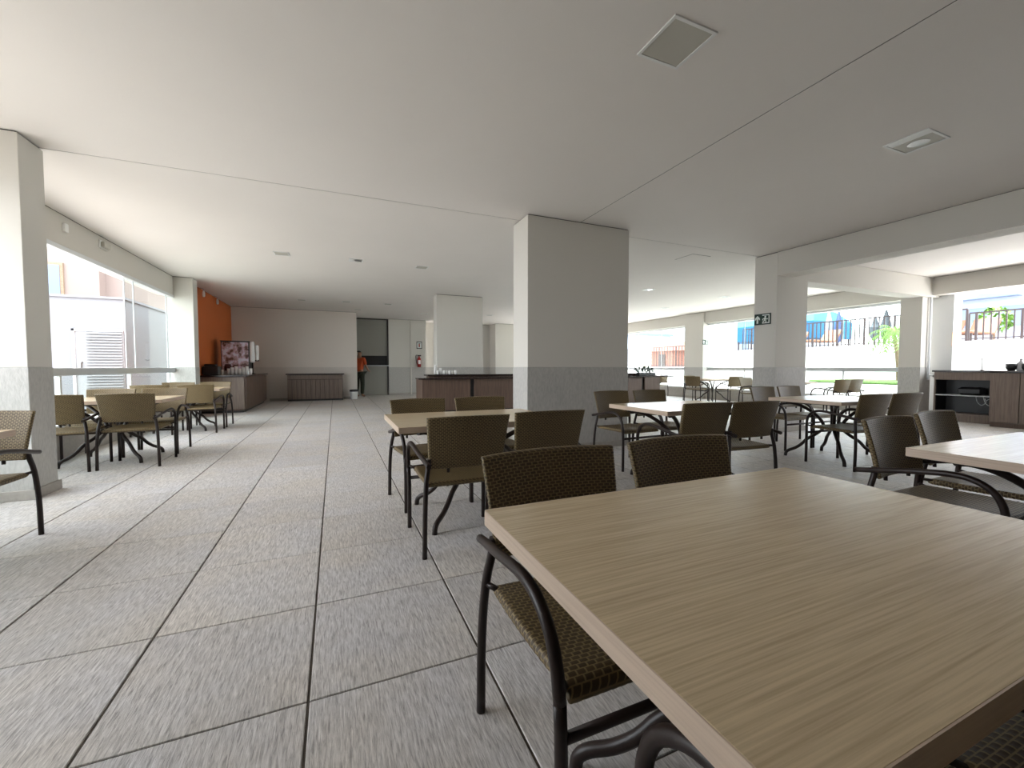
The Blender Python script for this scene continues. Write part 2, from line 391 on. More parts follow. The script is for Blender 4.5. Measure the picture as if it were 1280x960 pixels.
wall('wall_right_near', M['paint'], 12.0, 12.3, -6, 0.2, M['stone'], z1=2.68)  # unseen wall, likewise shaped to limit light near the camera
glazing(3, 12.2, 5.24, 10.9, 'east glazing left of the narrow column', (6.6, 8.0, 9.45), ((5.24, 6.65), (6.65, 8.07), (8.07, 9.48), (9.48, 10.9)))
glazing(4, 12.2, 11.75, 17.4, 'far east glazing', (13.2, 14.6, 16.0), ((11.75, 13.2), (13.2, 14.6), (14.6, 16.0), (16.0, 17.4)))

# ------------------------------------------------------------------ ceiling lights
def ceiling_light(x, y, w_, l_, label, kind='panel', grp='recessed lights in the ceiling'):
    t = empty('ceiling_light', (x, y, CEIL), label=label, cat='ceiling light', group=grp)
    f = MB(); e = .018; z0, z1 = -.008, 0
    f.box(-w_ / 2, w_ / 2, -l_ / 2, -l_ / 2 + e, z0, z1).box(-w_ / 2, w_ / 2, l_ / 2 - e, l_ / 2, z0, z1).box(-w_ / 2, -w_ / 2 + e, -l_ / 2 + e, l_ / 2 - e, z0, z1).box(w_ / 2 - e, w_ / 2, -l_ / 2 + e, l_ / 2 - e, z0, z1)
    f.build('frame', M['white'], t)
    if kind == 'panel': box('diffuser', M['diff'], -w_ / 2 + e, w_ / 2 - e, -l_ / 2 + e, l_ / 2 - e, -.004, -.001, t)
    else:
        box('reflector', M['white'], -w_ / 2 + e, -w_ / 2 + e + .09, -l_ / 2 + e, l_ / 2 - e, -.0045, -.001, t)
        box('lamp_well', M['diff'], -w_ / 2 + e + .09, w_ / 2 - e, -l_ / 2 + e, l_ / 2 - e, -.0035, -.001, t)
        MB().lathe(.04, 0, [(.07, -.007), (.075, -.0036)], 20).build('bulb', M['steel'], t)
ceiling_light(1.912, 1.985, .32, .32, 'large square recessed ceiling light nearest the viewer', grp='large recessed lights near the viewer')
ceiling_light(4.63, 2.01, .35, .31, 'rectangular recessed light with white reflector right of the ceiling seam', 'spot', grp='large recessed lights near the viewer')
LL = [(-.81, 8.16, 'square ceiling light nearest the left window, first row'), (.38, 8.12, 'pale flat light in the middle of the first row'), (1.58, 8.2, 'square ceiling light right of the pale one, first row'),
      (-.86, 13.5, 'leftmost small ceiling light before the warm back wall'), (.34, 13.35, 'small ceiling light above the white bin'), (1.53, 13.35, 'small ceiling light before the recess with the hatch'),
      (3.0, 15.2, 'small ceiling light left of the bar column'), (7.25, 8.32, 'bright ceiling light right of the central column'), (9.9, 8.35, 'ceiling light beside the exit-sign column top'),
      (9.96, 10.7, 'ceiling light closest to the far east windows'), (.73, 15.0, 'ceiling light at the corner of the warm back wall'), (5.34, 14.7, 'ceiling light right of the bar column')]
for i, (x, y, lb) in enumerate(LL): ceiling_light(x, y, .24, .24, lb, 'flat' if i in (1, 7, 8, 9) else 'panel')
hp = empty('access_hatch', (5.88, 5.63, CEIL), label='square access hatch outline in the ceiling beyond the seam', cat='hatch')
box('panel', M['ceil'], -.2, .2, -.2, .2, -.004, 0, hp); box('rim', M['dark'], -.207, .207, -.207, .207, -.002, 0, hp)
# emergency lamp and switch box on the left beam
el = empty('emergency_lamp', (-3.16, 8.15, 2.93), label='small grey emergency lamp on the beam above the left window', cat='lamp')
MB().box(0, .02, -.11, .11, -.06, .06, bev=.004).build('back_plate', M['white'], el); MB().box(.02, .07, -.09, .09, -.045, .045, bev=.012).build('cover', M['diff'], el)
sb = MB().box(0, .03, -.04, .04, -.055, .055, bev=.006).build('junction_box', M['white'], loc=(-3.16, 7.2, 2.90)); tag(sb, 'small white junction box on the beam above the left window', 'box')

# ------------------------------------------------------------------ woven rattan panels
def woven(name, surf, nb, rows, parent, sv=3, su=4, amp=.0016):
    """closed loop (u) swept along v; surf(u,v)->(point, outward normal); running-bond weave relief"""
    nu, nv = nb * su, rows * sv; V = []; F = []; UV = []
    for j in range(nv + 1):
        v = j / nv
        for i in range(nu):
            u = i / nu; p, n = surf(u, v)
            row = min(int(v * rows), rows - 1); bu = u * nb + (.5 if row % 2 else 0); fu = bu % 1; fv = (v * rows) % 1 if j < nv else 0
            h = amp * (abs(math.sin(math.pi * fu)) ** .5) * (abs(math.sin(math.pi * fv)) ** .5)
            V.append((p[0] + n[0] * h, p[1] + n[1] * h, p[2] + n[2] * h))
    for j in range(nv):
        for i in range(nu):
            k = (i + 1) % nu
            F.append([j * nu + i, j * nu + k, (j + 1) * nu + k, (j + 1) * nu + i])
            u0, u1 = i / su, (i + 1) / su; v0, v1 = j / sv, (j + 1) / sv; UV.append([(u0, v0), (u1, v0), (u1, v1), (u0, v1)])
    F.append(list(range(nu))[::-1]); UV.append([(.1, .1)] * nu)
    F.append([nv * nu + i for i in range(nu)]); UV.append([(.1, .1)] * nu)
    mb = MB(); mb.v = V; mb.f = F; mb.uv = UV; mb.m = [0] * len(F); mb.smooth = [True] * (len(F) - 2) + [False] * 2
    return mb.build(name, M['rattan'], parent)
def stadium(u, w_, t):                                  # point and normal on a flat loop of width w_, thickness t
    L = w_ - t; per = 2 * L + math.pi * t; s = u * per; r = t / 2
    if s < L: return (-L / 2 + s, -r, 0, -1)
    s -= L
    if s < math.pi * r: a = -math.pi / 2 + s / r; return (L / 2 + r * math.cos(a), r * math.sin(a), math.cos(a), math.sin(a))
    s -= math.pi * r
    if s < L: return (L / 2 - s, r, 0, 1)
    s -= L; a = math.pi / 2 + s / r
    return (-L / 2 + r * math.cos(a), r * math.sin(a), math.cos(a), math.sin(a))
def back_surf(u, v):
    e = min(v, 1 - v); t = .026 * (math.sqrt(max(0, 1 - (1 - min(1, e / .035)) ** 2)) * .85 + .15)
    wd = .465 + .05 * v; x, y, nx, ny = stadium(u, wd, t)
    yc = -.215 - .055 * v - .02 * v * v - .028 * (1 - (x / .25) ** 2)
    z = .515 + .315 * v + .006 * (1 - (x / .25) ** 2) * v
    return (x, y + yc, z), (nx, ny, 0)
def seat_surf(u, v):                                   # v runs from rear to front
    e = min(v, 1 - v); t = .032 * (math.sqrt(max(0, 1 - (1 - min(1, e / .05)) ** 2)) * .85 + .15)
    wd = .485 + .015 * math.sin(math.pi * v); x, zz, nx, nz = stadium(u, wd, t)
    z = .418 + .008 * v - .012 * (1 - (x / .24) ** 2) * math.sin(math.pi * v) + (-.02 * ((v - .88) / .12) ** 2 if v > .88 else 0)
    return (x, -.225 + .47 * v, zz + z), (nx, 0, nz)

def make_chair():
    t = empty('dining_chair', (0, 0, 0))
    woven('backrest', back_surf, 44, 32, t); woven('seat', seat_surf, 42, 34, t)
    r = .0145
    for s in (-1, 1):
        MB().tube([(s * .270, -.262, 0), (s * .266, -.262, .25), (s * .256, -.250, .43), (s * .240, -.236, .53), (s * .234, -.236, .58)], r, 10, 3).build('leg', M['metal'], t)
        MB().tube([(s * .272, .262, 0), (s * .272, .262, .30), (s * .276, .262, .43)], r, 10, 2).build('leg', M['metal'], t)
        MB().tube([(s * .252, -.315, .549), (s * .257, -.24, .563), (s * .274, -.09, .594), (s * .280, .06, .617), (s * .282, .15, .612), (s * .282, .218, .573), (s * .280, .252, .51), (s * .276, .262, .43)], .0145, 10, 4).build('armrest', M['metal'], t)
        MB().tube([(s * .258, -.252, .43), (s * .232, -.20, .425)], .0095, 8).build('seat_bracket', M['metal'], t)
        MB().tube([(s * .275, .262, .44), (s * .235, .21, .425)], .0095, 8).build('seat_bracket', M['metal'], t)
    MB().tube([(-.272, .262, .35), (.272, .262, .35)], .012, 10).build('stretcher', M['metal'], t)
    a = MB().tube([(-.236, -.236, .545), (-.18, -.230, .54), (0, -.247, .54), (.18, -.230, .54), (.236, -.236, .545)], .0085, 8, 3)
    for x in (-.12, .12): a.tube([(x, -.238, .54), (x, -.236, .492)], .010, 6)
    a.build('back_frame', M['metal'], t)
    return t
proto = make_chair(); remember(proto); used = [False]
def chair(x, y, rz, label, group):
    o = proto if not used[0] else copy_tree(proto)
    used[0] = True
    o.location = (x, y, 0); o.rotation_euler = (0, 0, R(rz)); tag(o, label, 'chair', group)
    return o
def make_table():
    t = empty('dining_table', (0, 0, 0))
    b = MB().bbox(-.6, .6, -.41, .41, .702, .742, .0008); b.build('tabletop', M['tabletop'], t)
    # edge band round the four sides
    e = MB()
    for x0, x1, y0, y1 in ((-.602, -.598, -.408, .408), (.598, .602, -.408, .408), (-.598, .598, -.412, -.408), (-.598, .598, .408, .412)): e.box(x0, x1, y0, y1, 0.7025, .7416, mi=1 if x1 - x0 < .01 else 0)
    e.build('edge_band', [M['edge'], M['edge_y']], t)
    for sx in (-1, 1):
        for sy in (-1, 1):
            path = [(.46, .29, .685), (.40, .25, .680), (.30, .19, .64), (.19, .12, .56), (.105, .07, .46), (.085, .06, .37), (.135, .115, .29), (.20, .178, .225), (.245, .218, .155), (.29, .262, .105), (.335, .305, .075), (.358, .328, .045), (.364, .334, 0)]
            MB().tube([(sx * a, sy * b_, c) for a, b_, c in path], .0185, 10, 3).build('leg', M['metal'], t)
    MB().box(-.5, .5, .27, .30, .685, .702).box(-.5, .5, -.30, -.27, .685, .702).box(-.47, -.44, -.27, .27, .685, .702).box(.44, .47, -.27, .27, .685, .702).build('top_frame', M['metal'], t)
    MB().box(-.085, .085, -.06, .06, .385, .405).build('centre_plate', M['metal'], t)
    return t
tproto = make_table(); remember(tproto); tused = [False]
def table(x, y, rz, label):
    o = tproto if not tused[0] else copy_tree(tproto)
    tused[0] = True; o.location = (x, y, 0); o.rotation_euler = (0, 0, R(rz)); tag(o, label, 'table', 'light wood dining tables with curved metal legs'); return o

def setting(cx, cy, tl, items, group):
    table(cx, cy, 0, tl)
    for x, y, rz, lb in items: chair(x, y, rz, lb, group)
# near table
setting(.96, .62, 'large light wood table filling the foreground', [
    (.69, .985, 180, 'rattan armchair at the far left corner of the foreground table'),
    (1.285, 1.00, 179, 'rattan armchair at the far side of the foreground table, right of its twin'),
    (.72, .245, 0, 'near-side chair of the foreground table showing only a curved brown arm'),
    (1.23, .115, 0, 'near-side chair of the foreground table with its seat in the bottom right corner')], 'chairs at the foreground table')
setting(.96, 3.06, 'light wood table before the central column', [
    (.735, 2.66, 0, 'rattan armchair with its back to the viewer at the left of the central table'),
    (1.325, 2.72, -2, 'rattan armchair with its back to the viewer at the right of the central table'),
    (.725, 3.52, 187, 'far left chair of the central table, in front of the bar'),
    (1.295, 3.54, 181, 'far right chair of the central table, beside the column')], 'chairs at the central table')
setting(3.2, 3.14, 'light wood table right of the central column', [
    (2.81, 2.77, -3, 'left of the two near chairs at the table right of the central column'),
    (3.32, 2.72, -4, 'right of the two near chairs at the table right of the central column'),
    (3.09, 3.88, 182, 'far chair against the central column at the second right table'),
    (3.66, 3.88, 180, 'far chair just right of the central column at the second right table')], 'chairs at the table right of the column')
setting(5.62, 3.14, 'wooden table below the exit-sign column', [
    (5.39, 2.87, -4, 'left of the two near chairs at the table below the exit-sign column'),
    (5.97, 2.85, -4, 'right of the two near chairs at the table below the exit-sign column'),
    (5.80, 3.92, 180, 'left of the two far chairs in front of the exit-sign column'),
    (6.39, 3.92, 180, 'right of the two far chairs in front of the exit-sign column')], 'chairs at the table by the exit-sign column')
setting(3.07, .655, 'light wood table cut by the right edge of the photo', [
    (2.93, 1.06, 181, 'dark rattan chair at the left corner of the table on the right edge'),
    (3.60, 1.12, 182, 'dark rattan chair second from the corner at the table on the right edge')], 'chairs at the table on the right edge')
setting(-2.40, 3.1, 'table whose corner just enters at the left edge', [
    (-2.10, 3.50, 180, 'rattan armchair cut by the left edge of the photo')], 'chairs at the table on the left edge')
setting(-2.47, 6.48, 'table by the left window nearest the viewer', [
    (-2.115, 6.12, 0, 'chair with its back to the viewer at the aisle end of the first window table'),
    (-2.72, 6.09, 2, 'chair half hidden by the left column at the first window table'),
    (-2.16, 6.86, 180, 'far chair at the aisle end of the first window table'),
    (-2.73, 6.86, 180, 'far chair on the window side of the first window table')], 'chairs at the first window table')
setting(-2.47, 9.12, 'table by the left window in front of the coffee counter', [
    (-2.15, 8.74, 0, 'chair with its back to the viewer at the aisle end of the second window table'),
    (-2.76, 8.74, 0, 'chair with its back to the viewer on the window side of the second window table'),
    (-2.15, 9.46, 180, 'far chair at the aisle end of the second window table'),
    (-2.74, 9.46, 180, 'far chair on the window side of the second window table')], 'chairs at the second window table')
setting(10.85, 7.2, 'table by the east window between the columns', [
    (10.95, 6.2, -5, 'left of two sunlit tan chairs before the east window'),
    (11.45, 6.2, -5, 'right of two sunlit tan chairs before the east window'),
    (10.4, 7.75, 180, 'chair on the far side of the east window table'),], 'chairs at the east window table')
setting(11.3, 9.9, 'small distant table beside the far east column', [
    (10.72, 10.0, -75, 'distant chair on the left of the table by the far east column'),
    (11.15, 10.45, 180, 'distant chair on the far side of the table by the far east column'),
    (11.45, 9.4, -10, 'distant chair on the near side of the table by the far east column'),
    ], 'chairs at the distant table by the far column')
setting(11.0, 13.3, 'table beyond the right end of the bar', [
    (11.0, 12.62, 0, 'distant chair showing its back beyond the end of the bar'),
    (11.58, 12.7, 4, 'distant chair at the far window beyond the bar')], 'chairs beyond the bar')

# ------------------------------------------------------------------ bar counters
def bar(x0, x1, gaps, label):
    t = empty('bar_counter', ((x0 + x1) / 2, 9.75, 0), label=label, cat='counter', group='bar counters in the middle of the hall')
    xs = [x0] + gaps + [x1]
    for a, b in zip(xs, xs[1:]):
        at(MB().box(a + (.05 if a != x0 else 0), b - (.05 if b != x1 else 0), 9.78, 9.82, .08, .83, bev=.003).build('front_panel', M['darkwood']), t)
    for gx in gaps: at(box('recess', M['black'], gx - .05, gx + .05, 9.84, 9.9, .08, .83), t)
    at(box('plinth', M['black'], x0 + .04, x1 - .04, 9.86, 10.5, 0, .08), t)
    at(box('side_panel', M['darkwood'], x0, x0 + .03, 9.82, 10.55, .08, .83), t); at(box('side_panel', M['darkwood'], x1 - .03, x1, 9.82, 10.55, .08, .83), t)
    at(box('carcass', M['greywood'], x0 + .04, x1 - .04, 9.9, 10.5, .08, .83), t)
    at(MB().box(x0 - .1, x1 + (.1 if x1 < 7 else .45), 9.68, 10.1, .83, .865, bev=.006).build('worktop', M['counter']), t)
    at(MB().box(x0 + .2, x1 - .05, 10.1, 10.6, .90, .94, bev=.006).build('raised_shelf', M['counter']), t)
    at(box('shelf_support', M['darkwood'], x0 + .25, x1 - .1, 10.2, 10.5, .83, .90), t)
bar(1.87, 5.2, [3.1, 4.35], 'long dark wood bar counter left of the central column')
bar(5.9, 9.0, [7.1, 8.38], 'dark wood bar counter right of the central column with a planter')
def cup(x, y, z, r, h, label, group, m, name='cup', cat='cup'):
    o = MB().lathe(0, 0, [(r * .6, 0), (r * .95, h * .35), (r, h), (r * .9, h), (r * .8, h * .3), (.001, h * .12)], 14).build(name, m, loc=(x, y, z)); tag(o, label, cat, group)
    return o
for k in range(7): cup(2.36 + .075 * k, 10.28 + .03 * (k % 2), .94, .034, .10 + .06 * (k in (1,)) , 'white cup on the raised bar shelf, ' + ORD[k] + ' from the left', 'white cups on the bar shelf', M['cer'])
cup(2.30, 10.33, .94, .028, .24, 'tall white carafe at the left end of the cups on the bar', None, M['cer'], 'carafe', 'carafe')
pl = empty('planter', (8.42, 9.95, .865), label='low dark planter with green leaves on the right bar counter', cat='plant')
MB().box(-.12, .5, -.08, .08, 0, .09, bev=.01).build('box', M['black'], pl)
lv = MB()
for k in range(26):
    a = random.uniform(0, 6.28); r_ = random.uniform(.14, .30); x = random.uniform(-.1, .45); z = random.uniform(.12, .30)
    lv.loft([[(x, 0, .07), (x + .005, .005, .07), (x, .008, .07)], [(x + math.cos(a) * r_ * .6 - .035, math.sin(a) * r_ * .3, z), (x + math.cos(a) * r_ * .6 + .035, math.sin(a) * r_ * .3 + .01, z), (x + math.cos(a) * r_ * .6, math.sin(a) * r_ * .3 + .02, z + .01)], [(x + math.cos(a) * r_, math.sin(a) * r_ * .5, z - .01)] * 3], caps=False)
lv.build('leaves', M['plant'], pl)['kind'] = 'stuff'

# ------------------------------------------------------------------ coffee corner
cc = empty('coffee_counter', (-2.5, 13.5, 0), label='dark wood coffee counter in front of the orange wall', cat='counter')
at(box('carcass', M['darkwood'], -3.0, -2.06, 12.04, 15.3, .06, .89), cc)
at(box('plinth', M['black'], -3.0, -2.1, 12.08, 15.3, 0, .06), cc)
at(MB().box(-3.02, -1.99, 11.96, 15.4, .89, .925, bev=.005).build('worktop', M['counter']), cc)
for k in range(2): at(MB().box(-2.98 + .46 * k, -2.53 + .46 * k, 12.01, 12.04, .09, .87, bev=.003).build('front_panel', M['greywood']), cc)
for k in range(5): at(MB().box(-2.06, -2.03, 12.06 + .65 * k, 12.70 + .65 * k, .09, .87, bev=.003).build('side_panel', M['darkwood']), cc)
def poster_mat():
    m = mat('coffee_print', (.5, .4, .45), .4); nt = m.node_tree; b = nt.nodes['Principled BSDF']
    tc = nt.nodes.new('ShaderNodeTexCoord'); n = nt.nodes.new('ShaderNodeTexNoise'); n.inputs['Scale'].default_value = 6.5; n.inputs['Detail'].default_value = 3
    nt.links.new(tc.outputs['Object'], n.inputs['Vector']); r = nt.nodes.new('ShaderNodeValToRGB'); e = r.color_ramp.elements
    e[0].position = .24; e[0].color = (.06, .01, .012, 1); e[1].position = .72; e[1].color = (.85, .80, .88, 1)
    for p, c in ((.42, (.16, .06, .05)), (.47, (.42, .30, .30)), (.53, (.60, .40, .50)), (.58, (.72, .70, .82))): q = e.new(p); q.color = (*c, 1)
    nt.links.new(n.outputs[0], r.inputs[0]); nt.links.new(r.outputs[0], b.inputs['Base Color']); return m
cm = empty('coffee_machine', (-2.52, 13.5, .925), label='coffee machine with a printed pink and white front on the coffee counter', cat='machine')
box('housing', M['black'], -.33, .33, .02, .5, .06, .90, cm); box('printed_panel', poster_mat(), -.31, .31, 0, .02, .11, .88, cm)
MB().lathe(-.17, -.012, [(.085, .11), (.09, .2), (.07, .28)], 14).build('bean_jar', mat('jar_red', (.05, .008, .01), .3), cm)
box('base_tray', M['steel'], -.33, .33, -.12, .02, 0, .1, cm); box('top_cap', M['black'], -.34, .34, -.01, .5, .9, .92, cm)
cd = empty('cup_dispenser', (-2.10, 13.42, .925), label='tall white tube cup dispenser right of the coffee machine', cat='dispenser')
MB().lathe(0, 0, [(.05, .32), (.06, .36), (.06, .86), (.045, .9)], 14).build('tube', M['white'], cd)
MB().lathe(.11, .05, [(.035, .38), (.04, .42), (.04, .76), (.03, .8)], 12).build('tube', M['white'], cd); MB().lathe(0, 0, [(.07, 0), (.07, .02), (.02, .03), (.02, .33)], 12).build('stand', M['black'], cd)
box('clamp', M['black'], -.03, .15, .02, .06, .36, .40, cd)
for k in range(7): cup(-2.62 + .085 * k, 13.2 - .02 * (k % 2), .925, .038, .16 + .03 * (k % 3), 'white paper cup stack before the coffee machine, ' + ORD[k] + ' from the left', 'white cup stacks on the coffee counter', M['cer'])
cup(-2.74, 13.1, .925, .03, .13, 'single small white cup left of the cup row', None, M['cer'])
mo = empty('black_grinder', (-2.82, 12.45, .925), label='squat black appliance at the left end of the coffee counter', cat='appliance')
MB().box(-.17, .17, -.14, .14, 0, .22, bev=.02).build('body', M['black'], mo); MB().box(-.14, .10, -.11, .11, .22, .27, bev=.015).build('lid', M['black'], mo)
# hanging lamps clips on the orange wall top
for y, lb in ((12.35, 'first small bare lamp high on the orange wall'), (13.65, 'second small bare lamp high on the orange wall')):
    q = empty('wall_spotlight', (-2.99, y, 2.93), label=lb, cat='lamp', group='small lamps on the orange wall')
    MB().tube([(0, 0, .11), (.06, 0, .1), (.07, 0, .05)], .008, 6, 3).build('arm', M['steel'], q); MB().lathe(.07, 0, [(.02, .05), (.03, 0), (.03, -.08), (.015, -.1)], 10).build('bulb', M['cer'], q)
# low slatted cabinet
lc = empty('low_cabinet', (-.6, 15.5, 0), label='low slatted wooden cabinet against the warm back wall', cat='cabinet')
at(box('carcass', M['black'], -1.44, .24, 15.36, 15.74, 0, .86), lc); at(MB().box(-1.48, .28, 15.30, 15.74, .87, .905, bev=.004).build('top', M['counter']), lc)
at(box('rail', M['greywood'], -1.44, .24, 15.33, 15.36, .72, .86), lc)
for k in range(12): at(MB().box(-1.44 + .14 * k, -1.31 + .14 * k, 15.33, 15.36, .06, .71, bev=.004).build('slat', M['greywood']), lc)
bn = empty('waste_bin', (.60, 15.55, 0), label='white bin with a black liner at the end of the warm back wall', cat='bin')
MB().lathe(0, 0, [(.11, 0), (.14, .30), (.145, .31), (.13, .31), (.12, .1)], 18).build('body', M['white'], bn); MB().lathe(0, 0, [(.147, .27), (.155, .33), (.13, .34), (.12, .28)], 18).build('liner', M['black'], bn)
# fire extinguisher with its sign and hose
fe = empty('fire_extinguisher', (3.2, 17.34, 1.12), label='red fire extinguisher hanging on the far wall', cat='extinguisher')
MB().lathe(0, 0, [(.05, 0), (.075, .02), (.078, .30), (.06, .38), (.025, .42), (.022, .46)], 16).build('cylinder', M['red'], fe)
MB().tube([(0, 0, .45), (-.1, -.02, .50), (-.14, -.02, .44), (-.12, -.02, .25), (-.09, -.02, .12)], .012, 8, 4).build('hose', M['black'], fe)
MB().box(-.04, .08, -.02, .02, .45, .50, bev=.005).build('handle', M['black'], fe); box('paper_band', M['cer'], -.05, .05, -.082, -.07, .13, .29, fe)
fs = empty('extinguisher_sign', (3.22, 17.385, 2.03), label='small framed extinguisher sign above the red extinguisher', cat='sign')
box('plate', M['black'], -.11, .11, 0, .012, -.15, .15, fs); box('field', M['signw'], -.085, .085, -.003, 0, -.12, .12, fs)
box('symbol', M['red'], -.025, .025, -.006, -.003, -.08, .05, fs); box('symbol_nozzle', M['black'], -.03, .045, -.006, -.003, .055, .075, fs)

# exit signs
def exit_sign(loc, rz, s, label):
    t = empty('exit_sign', loc, rz, label=label, cat='sign', group='green exit signs')
    box('plate', M['sign'], -.15 * s, .15 * s, -.012, 0, -.095 * s, .095 * s, t)
    f0 = lambda p: (p[0] * s, -.016, p[1] * s); f1 = lambda p: (p[0] * s, -.012, p[1] * s)
    MB().prism([(-.105, -.07), (-.075, -.07), (-.075, .01), (-.045, -.015), (-.045, .02), (-.09, .065), (-.135, .02), (-.135, -.015), (-.105, .01)][::1], f0, f1).build('arrow', M['signw'], t)
    a = MB()
    a.prism([(.0, -.075), (.13, -.075), (.13, .075), (.0, .075), (.0, .06), (.115, .06), (.115, -.06), (.0, -.06)], f0, f1); a.build('door_outline', M['signw'], t)
    b = MB()
    b.prism([(.055 + .016 * math.cos(k * .7854), .04 + .016 * math.sin(k * .7854)) for k in range(8)], f0, f1)
    for poly in ([(.035, .02), (.065, .025), (.06, -.02), (.035, -.015)], [(.035, .02), (.005, .005), (.0, -.02), (.01, -.022), (.018, -.002), (.038, .008)], [(.062, .022), (.085, .0), (.098, .01), (.102, .002), (.085, -.014), (.062, .008)],
                 [(.036, -.015), (.05, -.018), (.03, -.045), (.005, -.055), (.0, -.045), (.02, -.035)], [(.048, -.015), (.06, -.018), (.075, -.035), (.07, -.058), (.055, -.058), (.06, -.038)]):
        b.prism(poly, f0, f1)
    b.build('running_figure', M['signw'], t)
exit_sign((6.876, 5.0, 1.955), R(-90), 1.0, 'green exit sign with arrow and running figure on the right column')
exit_sign((12.05, 10.896, 2.0), 0, .9, 'small exit sign on the distant pale column')

# ------------------------------------------------------------------ kitchenette cabinets on the right
kc = empty('open_cabinet', (12.0, 4.2, 0), label='open-front wooden kitchenette cabinet with a dark shelf', cat='cabinet')
x0, x1, y0, y1 = 11.75, 12.22, 3.72, 4.64
for n, m_, a in (('side_panel', 'greywood', (x0, x1, y1 - .025, y1, .0, 1.02)), ('inner_lining', 'black', (x0 + .03, x1 - .02, y1 - .03, y1 - .025, .17, .86)), ('inner_lining', 'black', (x0 + .03, x1 - .02, y0 + .025, y0 + .03, .17, .86)), ('side_panel', 'greywood', (x0, x1, y0, y0 + .025, 0, 1.02)), ('back_panel', 'black', (x1 - .02, x1, y0, y1, .1, 1.02)),
                 ('bottom_panel', 'greywood', (x0, x1, y0, y1, .14, .17)), ('plinth', 'greywood', (x0 + .03, x0 + .06, y0, y1, 0, .14)), ('top_rail', 'greywood', (x0, x0 + .03, y0 + .025, y1 - .025, .86, 1.02)),
                 ('shelf', 'grey_alu', (x0 + .02, x1 - .02, y0 + .025, y1 - .025, .53, .55))): at(box(n, M[m_], *a), kc)
at(MB().box(x0 - .03, x1 + .05, y0, y1 + .03, 1.02, 1.055, bev=.005).build('worktop', M['counter']), kc)
at(MB().lathe(12.0, 4.3, [(.001, .549), (.02, .55)], 6).build('stopper', M['black']), kc)
ap = tag(MB().box(-.12, .12, -.18, .18, 0, .16, bev=.04).build('appliance', M['black'], loc=(12.0, 4.15, .55)), 'black rounded appliance on the open cabinet shelf', 'appliance')
cb = MB(); cb.tube([(11.9, 4.05, .53), (11.88, 4.02, .42), (11.88, 3.96, .36), (11.88, 3.90, .42), (11.88, 3.92, .50)], .006, 6, 5); cb.tube([(11.9, 3.95, .53), (11.87, 3.90, .40), (11.87, 3.84, .36), (11.87, 3.79, .42), (11.87, 3.84, .49), (11.87, 3.90, .45)], .006, 6, 5)
cb.tube([(11.9, 4.05, .53), (11.9, 3.95, .53)], .006, 6)
tag(cb.build('power_cord', M['grey_alu']), 'pale looped cord hanging in the open cabinet', 'cord')
kb = empty('kitchen_cabinet', (11.9, 3.0, 0), label='closed walnut cabinet block projecting beside the open cabinet', cat='cabinet')
at(box('carcass', M['greywood'], 11.43, 12.35, 1.6, 3.70, .06, 1.02), kb); at(box('plinth', M['darkwood'], 11.40, 12.3, 1.6, 3.68, 0, .08), kb)
for a, b in ((3.33, 3.70), (2.75, 3.32), (2.17, 2.74), (1.6, 2.16)): at(MB().box(11.40, 11.43, a, b, .09, 1.01, bev=.003).build('door_panel', M['greywood']), kb)
at(MB().box(11.38, 12.4, 1.58, 3.715, 1.02, 1.055, bev=.005).build('worktop', M['counter']), kb)
for i, (x, y) in enumerate(((11.6, 3.50), (11.6, 3.30))): cup(x, y, 1.055, .075, .13, ('black cup at the left of the two on the kitchenette worktop', 'black cup at the right edge of the kitchenette worktop')[i], 'black cups on the kitchenette worktop', M['black'])
bt = empty('clear_bottle', (11.65, 3.40, 1.055), label='clear bottle between the two black cups', cat='bottle')
MB().lathe(0, 0, [(.05, 0), (.055, .02), (.055, .13), (.02, .18), (.018, .2)], 14).build('body', mat('pale_plastic', (.6, .6, .62), .2), bt); MB().lathe(0, 0, [(.02, .2), (.02, .225)], 10).build('cap', M['cer'], bt)
tp = empty('tap', (12.1, 4.05, 1.055), label='slim silver tap standing on the open cabinet worktop', cat='tap')
MB().tube([(0, 0, 0), (0, 0, .22), (-.04, 0, .27), (-.11, 0, .26), (-.13, 0, .22)], .011, 8, 4).build('spout', M['steel'], tp); MB().lathe(0, 0, [(.03, 0), (.028, .02), (.014, .03)], 12).build('base', M['steel'], tp)
pp = empty('pipe', (11.95, 4.82, 0), label='white vertical pipe on the narrow column, bending above the cabinet', cat='pipe')
MB().tube([(0, 0, CEIL), (0, 0, 1.0), (0.0, -.02, .95), (.02, -.08, .93)], .022, 10, 4).build('riser', M['alu'], pp)
MB().tube([(.08, .015, CEIL), (.08, .015, 1.1)], .012, 8).build('conduit', M['grey_alu'], pp)
MB().tube([(.02, -.08, .93), (.02, -.2, .93)], .03, 10).build('elbow', M['steel'], pp)
nt_ = MB().box(-.1, .1, -.006, 0, -.15, .15).build('wall_notice', mat('orange_notice', (.75, .45, .25), .7), loc=(12.3, 4.555, 1.72)); tag(nt_, 'faded orange notice on the white pier', 'notice')

